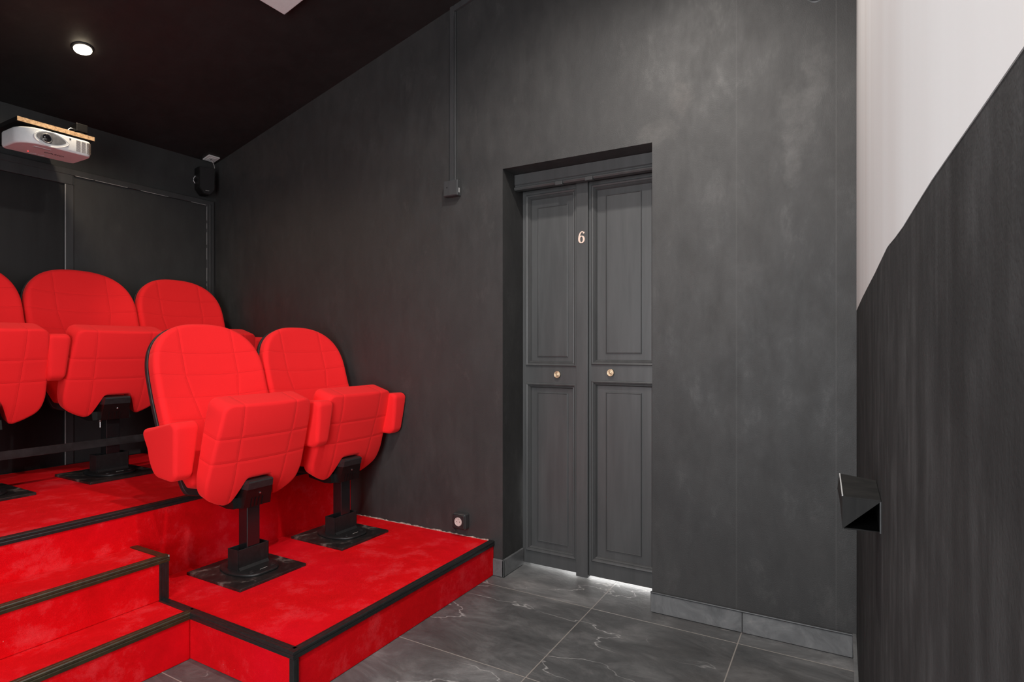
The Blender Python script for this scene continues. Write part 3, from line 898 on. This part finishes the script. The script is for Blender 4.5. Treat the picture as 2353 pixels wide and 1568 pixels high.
while y < -0.09:
    L = random.uniform(0.01, 0.06)
    if random.random() < 0.62: box(bm, (XB + 0.0195, y, 2.1385), (XB + 0.0215, min(y + L, -.085), 2.1405))
    y += L
z = 1.2
while z < 2.12:
    L = random.uniform(0.005, 0.04)
    if random.random() < 0.6: box(bm, (XB + 0.0195, -0.0790, z), (XB + 0.0212, -0.0774, z + L))
    z += L
child('worn_edge', bm, M['edge_light'], e, 'chipped pale paint along the edge')
e = empty('wall_panel', (XB, -1.5, ZU), 'deep glossy black panel at the left edge, behind the seat tops', 'panel')
bm = bmesh.new(); box(bm, (XB + 0.0005, YL, ZU), (XB + 0.004, -0.917, 2.084))
child('board', bm, M['panel_deep'], e)
bm = bmesh.new(); box(bm, (XB + 0.0165, -0.9182, ZU), (XB + 0.0190, -0.9150, 2.083))
child('edge_bead', bm, M['edge_light'], e, 'bright narrow edge bead')

# ------------------------------------------------------------------ projector on its shelf
XPJ = -3.288
bm = bmesh.new(); box(bm, (XB, -1.312, 2.214), (-3.332, -0.992, 2.234))
e = empty('projector_shelf', (XB, -1.165, 2.214), 'black shelf board with raw chipboard front edge above the projector', 'shelf')
child('board', bm, M['hub'], e)
bm = bmesh.new(); box(bm, (-3.332, -1.312, 2.214), (-3.328, -0.992, 2.234))
child('front_edge', bm, M['chip'], e, 'bare chipboard edge')
pj = empty('projector', (XPJ, -1.165, 2.115), 'white video projector hung under the shelf board', 'projector')
bm = bmesh.new()
# plan outline (x back, y across) with a large rounded corner at the near side and a chamfered far back
plan = round_poly([(0.0, -0.100), (0.0, 0.137), (-0.035, 0.148), (-0.20, 0.148), (-0.215, -0.15), (-0.055, -0.150)], [0.045, 0.02, 0.02, 0.02, 0.02, 0.05], 8)
N = 160; P = resample(plan, N)
lv = [(0.0, 0.955, -0.005), (0.004, 0.985, -0.002), (0.012, 1.0, 0), (0.068, 1.0, 0), (0.074, 0.985, 0), (0.076, 0.96, 0)]
rings = []
for z, g, q in lv:
    rings.append([bm.verts.new((-0.10 + (p.x + 0.10) * g, p.y * g, z)) for p in P])
for a, b in zip(rings, rings[1:]):
    for i in range(N): bm.faces.new((a[i], a[(i + 1) % N], b[(i + 1) % N], b[i]))
bm.faces.new(rings[0]); bm.faces.new(rings[-1])
obj('casing', bm, M['proj'], pj, False)
for p in pj.children[0].data.polygons: p.use_smooth = len(p.vertices) == 4
# lens recess: teardrop plate on the front, bulging out below
def drop(cy, cz, sy, sz, n=40, pinch=0.35):
    o_ = []
    for k in range(n):
        a = 2 * PI * k / n
        y = math.cos(a); z = math.sin(a)
        z *= (1 - pinch * max(0, y) ** 1.5)
        o_.append((cy + sy * y, cz + sz * z))
    return o_
bm = bmesh.new()
o0 = drop(-0.028, 0.036, 0.070, 0.034); 
def loftx(bm, loops):
    vv = [[bm.verts.new((x, y, z)) for (y, z) in lp] for x, lp in loops]
    n = len(vv[0])
    for a, b in zip(vv, vv[1:]):
        for i in range(n): bm.faces.new((a[i], a[(i + 1) % n], b[(i + 1) % n], b[i]))
    bm.faces.new(vv[-1]); bm.faces.new(vv[0])
loftx(bm, [(-0.02, drop(-0.028, 0.036, 0.072, 0.037)), (0.002, drop(-0.028, 0.036, 0.072, 0.037)), (0.0035, drop(-0.028, 0.036, 0.070, 0.035)), (0.0025, drop(-0.028, 0.036, 0.066, 0.031))])
obj('lens_surround', bm, M['proj'], pj)
bm = bmesh.new(); loftx(bm, [(-0.02, drop(-0.030, 0.040, 0.060, 0.0265)), (0.0034, drop(-0.030, 0.040, 0.060, 0.0265))])
obj('lens_recess', bm, M['proj_grey'], pj)
bm = bmesh.new(); lathe(bm, [(0.0230, 0), (0.0230, 0.006), (0.0205, 0.008), (0.0175, 0.0055)], (0.002, -0.050, 0.036), (1, 0, 0), 40)
lb = obj('lens_barrel', bm, M['proj_grey'], pj, False)
bm = bmesh.new(); lathe(bm, [(0.0180, 0), (0.0180, 0.0035), (0.013, 0.0045), (0.006, 0.006), (0.001, 0.0063)], (0.0045, -0.050, 0.036), (1, 0, 0), 32)
obj('lens', bm, M['glass_dark'], lb, True)
bm = bmesh.new()
for c_ in range(3):
    for r_ in range(13):
        y0 = 0.074 + c_ * 0.0225; z0 = 0.012 + r_ * 0.0043
        box(bm, (-0.004, y0, z0), (0.0008, y0 + 0.0185, z0 + 0.0019))
obj('vent_grille', bm, M['vent_dark'], pj)
bm = bmesh.new(); box(bm, (-0.001, 0.045, 0.060), (0.0012, 0.052, 0.067), 0.0005, 1)
obj('sensor_window', bm, M['ink'], pj)
bm = bmesh.new(); box(bm, (-0.062, -0.080, -0.0022), (-0.045, -0.012, 0.002), 0.001)
obj('silver_badge', bm, M['silver'], pj)
bm = bmesh.new(); box(bm, (-0.184, -0.045, -0.0015), (-0.180, -0.020, 0.001))
obj('button', bm, M['silver'], pj)
bm = bmesh.new(); box(bm, (-0.184, -0.013, -0.0015), (-0.180, 0.012, 0.001))
obj('button', bm, M['silver'], pj)
bm = bmesh.new(); bmesh.ops.create_uvsphere(bm, u_segments=12, v_segments=8, radius=0.0028, matrix=Matrix.Translation((-0.160, -0.062, 0.0)))
obj('indicator_light', bm, M['led'], pj, True)
# wording on the underside: letter tops towards the screen, reads from -y to +y
mtx = Matrix(((0, 1, 0, -0.110), (1, 0, 0, 0.026), (0, 0, -1, -0.0006), (0, 0, 0, 1)))
text_mesh('logo', 'CASIO', 0.022, M['ink'], pj, mtx, 0.0004, 1.35)
bm = bmesh.new(); box(bm, (-0.12, -0.04, 0.0765), (-0.07, 0.04, 0.0988)); obj('mounting_foot', bm, M['hub'], pj)
# the small black unit and cable on the shelf
e = empty('camera_mount', (-3.40, -1.035, 2.234), 'small black bracket block standing on the shelf over the projector', 'bracket')
bm = bmesh.new(); box(bm, (-0.035, -0.022, 0.020), (0.035, 0.030, 0.062), 0.003); cyl(bm, (0, 0, 0), (0, 0, 0.022), 0.020); cyl(bm, (0.02, 0, 0.0), (0.036, 0, 0.012), 0.012)
obj('block', bm, M['hub'], e)
bm = bmesh.new(); box(bm, (-0.020, -0.095, 0.002), (0.002, -0.060, 0.022), 0.004); cyl(bm, (-0.01, -0.060, 0.012), (-0.01, -0.045, 0.016), 0.006)
o = obj('plug', bm, M['white_pl'], e); o['label'] = 'white plug'
bm = bmesh.new(); tube(bm, [(-0.01, -0.045, 0.018), (-0.01, -0.035, 0.034), (-0.01, -0.028, 0.040), (-0.01, -0.018, 0.040)], 0.0022)
o = obj('cable', bm, M['white_pl'], e); o['label'] = 'short pale cable'

# ------------------------------------------------------------------ ceiling fittings
SL = math.atan(0.2466)
def on_ceiling(name, x, y, label, cat, group=None):
    e = empty(name, (x, y, CEIL(x)), label, cat, group); e.rotation_euler = (0, -SL, 0)
    return e
for i, (x, y, p, col) in enumerate(DL):
    lab = ['lit round recessed spotlight in the black ceiling above the projector'] + ['round recessed ceiling spotlight between the white screen and the door recess', 'round recessed ceiling spotlight above the carpeted aisle steps, outside the view', 'round recessed ceiling spotlight above the camera, near the right wall', 'round recessed ceiling spotlight above the far left end of the back row']
    e = on_ceiling('ceiling_spotlight', x, y, lab[i], 'spotlight', 'recessed ceiling spotlights')
    bm = bmesh.new(); lathe(bm, [(0.030, -0.010), (0.044, -0.004), (0.047, 0.0), (0.038, 0.0005)], (0, 0, 0), (0, 0, 1), 40)
    obj('ring', bm, M['hub_cap'], e, True)
    bm = bmesh.new(); lathe(bm, [(0.001, -0.0135), (0.036, -0.0135), (0.037, -0.011), (0.037, -0.004)], (0, 0, 0), (0, 0, 1), 40)
    obj('lamp_face', bm, M['lamp'], e)
    downlight('spot_beam', (x, y, CEIL(x) - 0.05), p, col)
# white square fitting at the top of the view, hung a little below the ceiling
ex, ey = -2.285, -0.66
e = on_ceiling('ceiling_fitting', -2.24, -0.74, 'white square ceiling fitting cut off by the top edge of the view', 'ceiling light')
bm = bmesh.new(); box(bm, (-0.12, -0.12, -0.052), (0.12, 0.12, -0.030), 0.004)
o = obj('cover', bm, M['white_pl'], e)
bm = bmesh.new(); box(bm, (-0.10, -0.10, -0.031), (0.10, 0.10, 0.0), 0.003)
obj('mounting_frame', bm, M['hub'], e)
e = on_ceiling('cable_outlet', -3.785, -0.068, 'small white square cable outlet on the ceiling above the corner speaker', 'cable outlet')
bm = bmesh.new(); box(bm, (-0.038, -0.040, -0.008), (0.038, 0.040, 0), 0.002); box(bm, (-0.022, -0.024, -0.0105), (0.022, 0.024, -0.007), 0.001)
obj('cover', bm, M['white_pl'], e)
bm = bmesh.new(); cyl(bm, (-0.003, 0, -0.0112), (-0.003, 0, -0.0095), 0.006)
obj('hole', bm, M['black'], e)
bm = bmesh.new(); tube(bm, [(-0.003, 0, -0.010), (0.0, 0.006, -0.03), (0.004, 0.010, -0.055), (0.004, 0.010, -0.075)], 0.0018)
obj('cable', bm, M['mark'], e)

# corner loudspeaker
sp = empty('loudspeaker', (-3.775, -0.118, 2.195), 'small black loudspeaker with clipped lower corners high in the corner', 'loudspeaker')
sp.rotation_euler = (0, 0, R(-12))
def spk_outline(w, h, c):
    return round_poly([(-w, c), (-w + c * 0.75, 0), (w - c * 0.75, 0), (w, c), (w, h), (-w, h)], 0.006, 4)
bm = bmesh.new(); prism(bm, spk_outline(0.050, 0.182, 0.04), 'x', -0.050, 0.028)
obj('cabinet', bm, M['hub'], sp)
bm = bmesh.new(); prism(bm, [(y, z + 0.003) for y, z in spk_outline(0.046, 0.176, 0.038)], 'x', 0.0285, 0.037)
obj('grille', bm, plastic('speaker_cloth', (0.011, 0.011, 0.012), 0.85, 0.5, 300), sp)
bm = bmesh.new(); box(bm, (0.037, -0.012, 0.0225), (0.0375, 0.012, 0.0258))
obj('badge', bm, M['mark'], sp)
bm = bmesh.new(); tube(bm, [(-0.03, -0.052, 0.125), (-0.03, -0.062, 0.11), (-0.03, -0.064, 0.09), (-0.03, -0.054, 0.075)], 0.0022)
obj('cable', bm, M['white_pl'], sp)
bm = bmesh.new(); box(bm, (-0.075, -0.02, 0.07), (-0.045, 0.02, 0.12)); obj('bracket', bm, M['hub'], sp)

# ------------------------------------------------------------------ wall fittings
e = empty('cable_trunking', (-1.782, 0, 2.03), 'black painted cable trunking running from the junction box up and along the ceiling edge', 'trunking')
bm = bmesh.new(); box(bm, (-1.802, -0.014, 2.03), (-1.774, 0, CEIL(-1.79) + 0.002), 0.0015, 1); child('vertical_run', bm, M['frame'], e)
bm = bmesh.new(); box(bm, (-1.7738, -0.011, 2.03), (-1.7655, -0.001, CEIL(-1.79) - 0.03), 0.002); child('cable', bm, M['frame'], e)
bm = bmesh.new(); prism(bm, [(-1.774, CEIL(-1.774) - 0.032), (XR - 0.002, CEIL(XR) - 0.032), (XR - 0.002, CEIL(XR) - 0.001), (-1.774, CEIL(-1.774) - 0.001)], 'y', -0.014, -0.0005); child('ceiling_run', bm, M['frame'], e)
bm = bmesh.new(); box(bm, (-1.8025, -0.0146, 2.03), (-1.8005, -0.0138, 2.9)); box(bm, (-1.775, -0.0149, 2.04), (-1.7738, -0.0138, 2.9)); child('worn_edge', bm, M['hub_cap'], e)
e = empty('junction_box', (-1.78, 0, 1.95), 'square black junction box at the lower end of the trunking', 'junction box')
bm = bmesh.new(); box(bm, (-0.047, -0.034, 0.0), (0.043, 0, 0.082), 0.003); obj('body', bm, M['frame'], e)
bm = bmesh.new(); box(bm, (-0.044, -0.0375, 0.003), (0.040, -0.034, 0.079), 0.0012); obj('lid', bm, M['frame'], e)
bm = bmesh.new(); cyl(bm, (-0.022, -0.0385, 0.045), (-0.022, -0.037, 0.045), 0.003); obj('screw', bm, M['hub'], e)
bm = bmesh.new(); box(bm, (0.0425, -0.024, 0.016), (0.0442, -0.016, 0.040), 0.0005); obj('worn_edge', bm, M['edge_light'], e)

e = empty('power_socket', (-1.726, 0, 0.212), 'dark surface-mounted power socket with cream round insert, low on the wall above the low platform', 'power socket')
bm = bmesh.new(); box(bm, (-0.040, -0.038, 0.0), (0.040, 0, 0.080), 0.007, 3); obj('body', bm, M['frame'], e)
bm = bmesh.new(); box(bm, (-0.036, -0.044, 0.004), (0.036, -0.037, 0.076), 0.005, 3); obj('cover', bm, M['hub_cap'], e)
bm = bmesh.new(); lathe(bm, [(0.0225, 0), (0.0225, 0.0018), (0.021, 0.0022), (0.0198, 0.0), (0.0195, -0.0), (0.001, 0.0001)], (0.0, -0.044, 0.041), (0, -1, 0), 40); obj('insert', bm, M['socket_in'], e)
bm = bmesh.new(); cyl(bm, (-0.0, -0.0452, 0.052), (0.0, -0.040, 0.052), 0.0024)
for dx in (-0.0095, 0.0095): cyl(bm, (dx, -0.0449, 0.041), (dx, -0.040, 0.041), 0.0025)
obj('contact', bm, M['vent_dark'], e)
bm = bmesh.new()
random.seed(5)
for k in range(10):
    x = random.uniform(-1.795, -1.772); z = ZP + random.uniform(0.004, 0.08)
    box(bm, (x, -0.008, z), (x + random.uniform(.004, .010), -0.0005, z + random.uniform(.008, .018)), 0.0015, 1)
setp(obj('plaster_patch', bm, M['frame']), 'rough chipped plaster patch on the wall just left of the power socket', 'plaster patch')
bm = bmesh.new()
n = 48
lathe(bm, [(0.030, 0), (0.034, 0.0015), (0.038, 0.0)], (-0.085, -0.0005, 2.518), (0, -1, 0), n)
setp(obj('outlet_ring', bm, M['frame']), 'faint round painted-over outlet ring at the top of the view near the white screen', 'outlet ring')
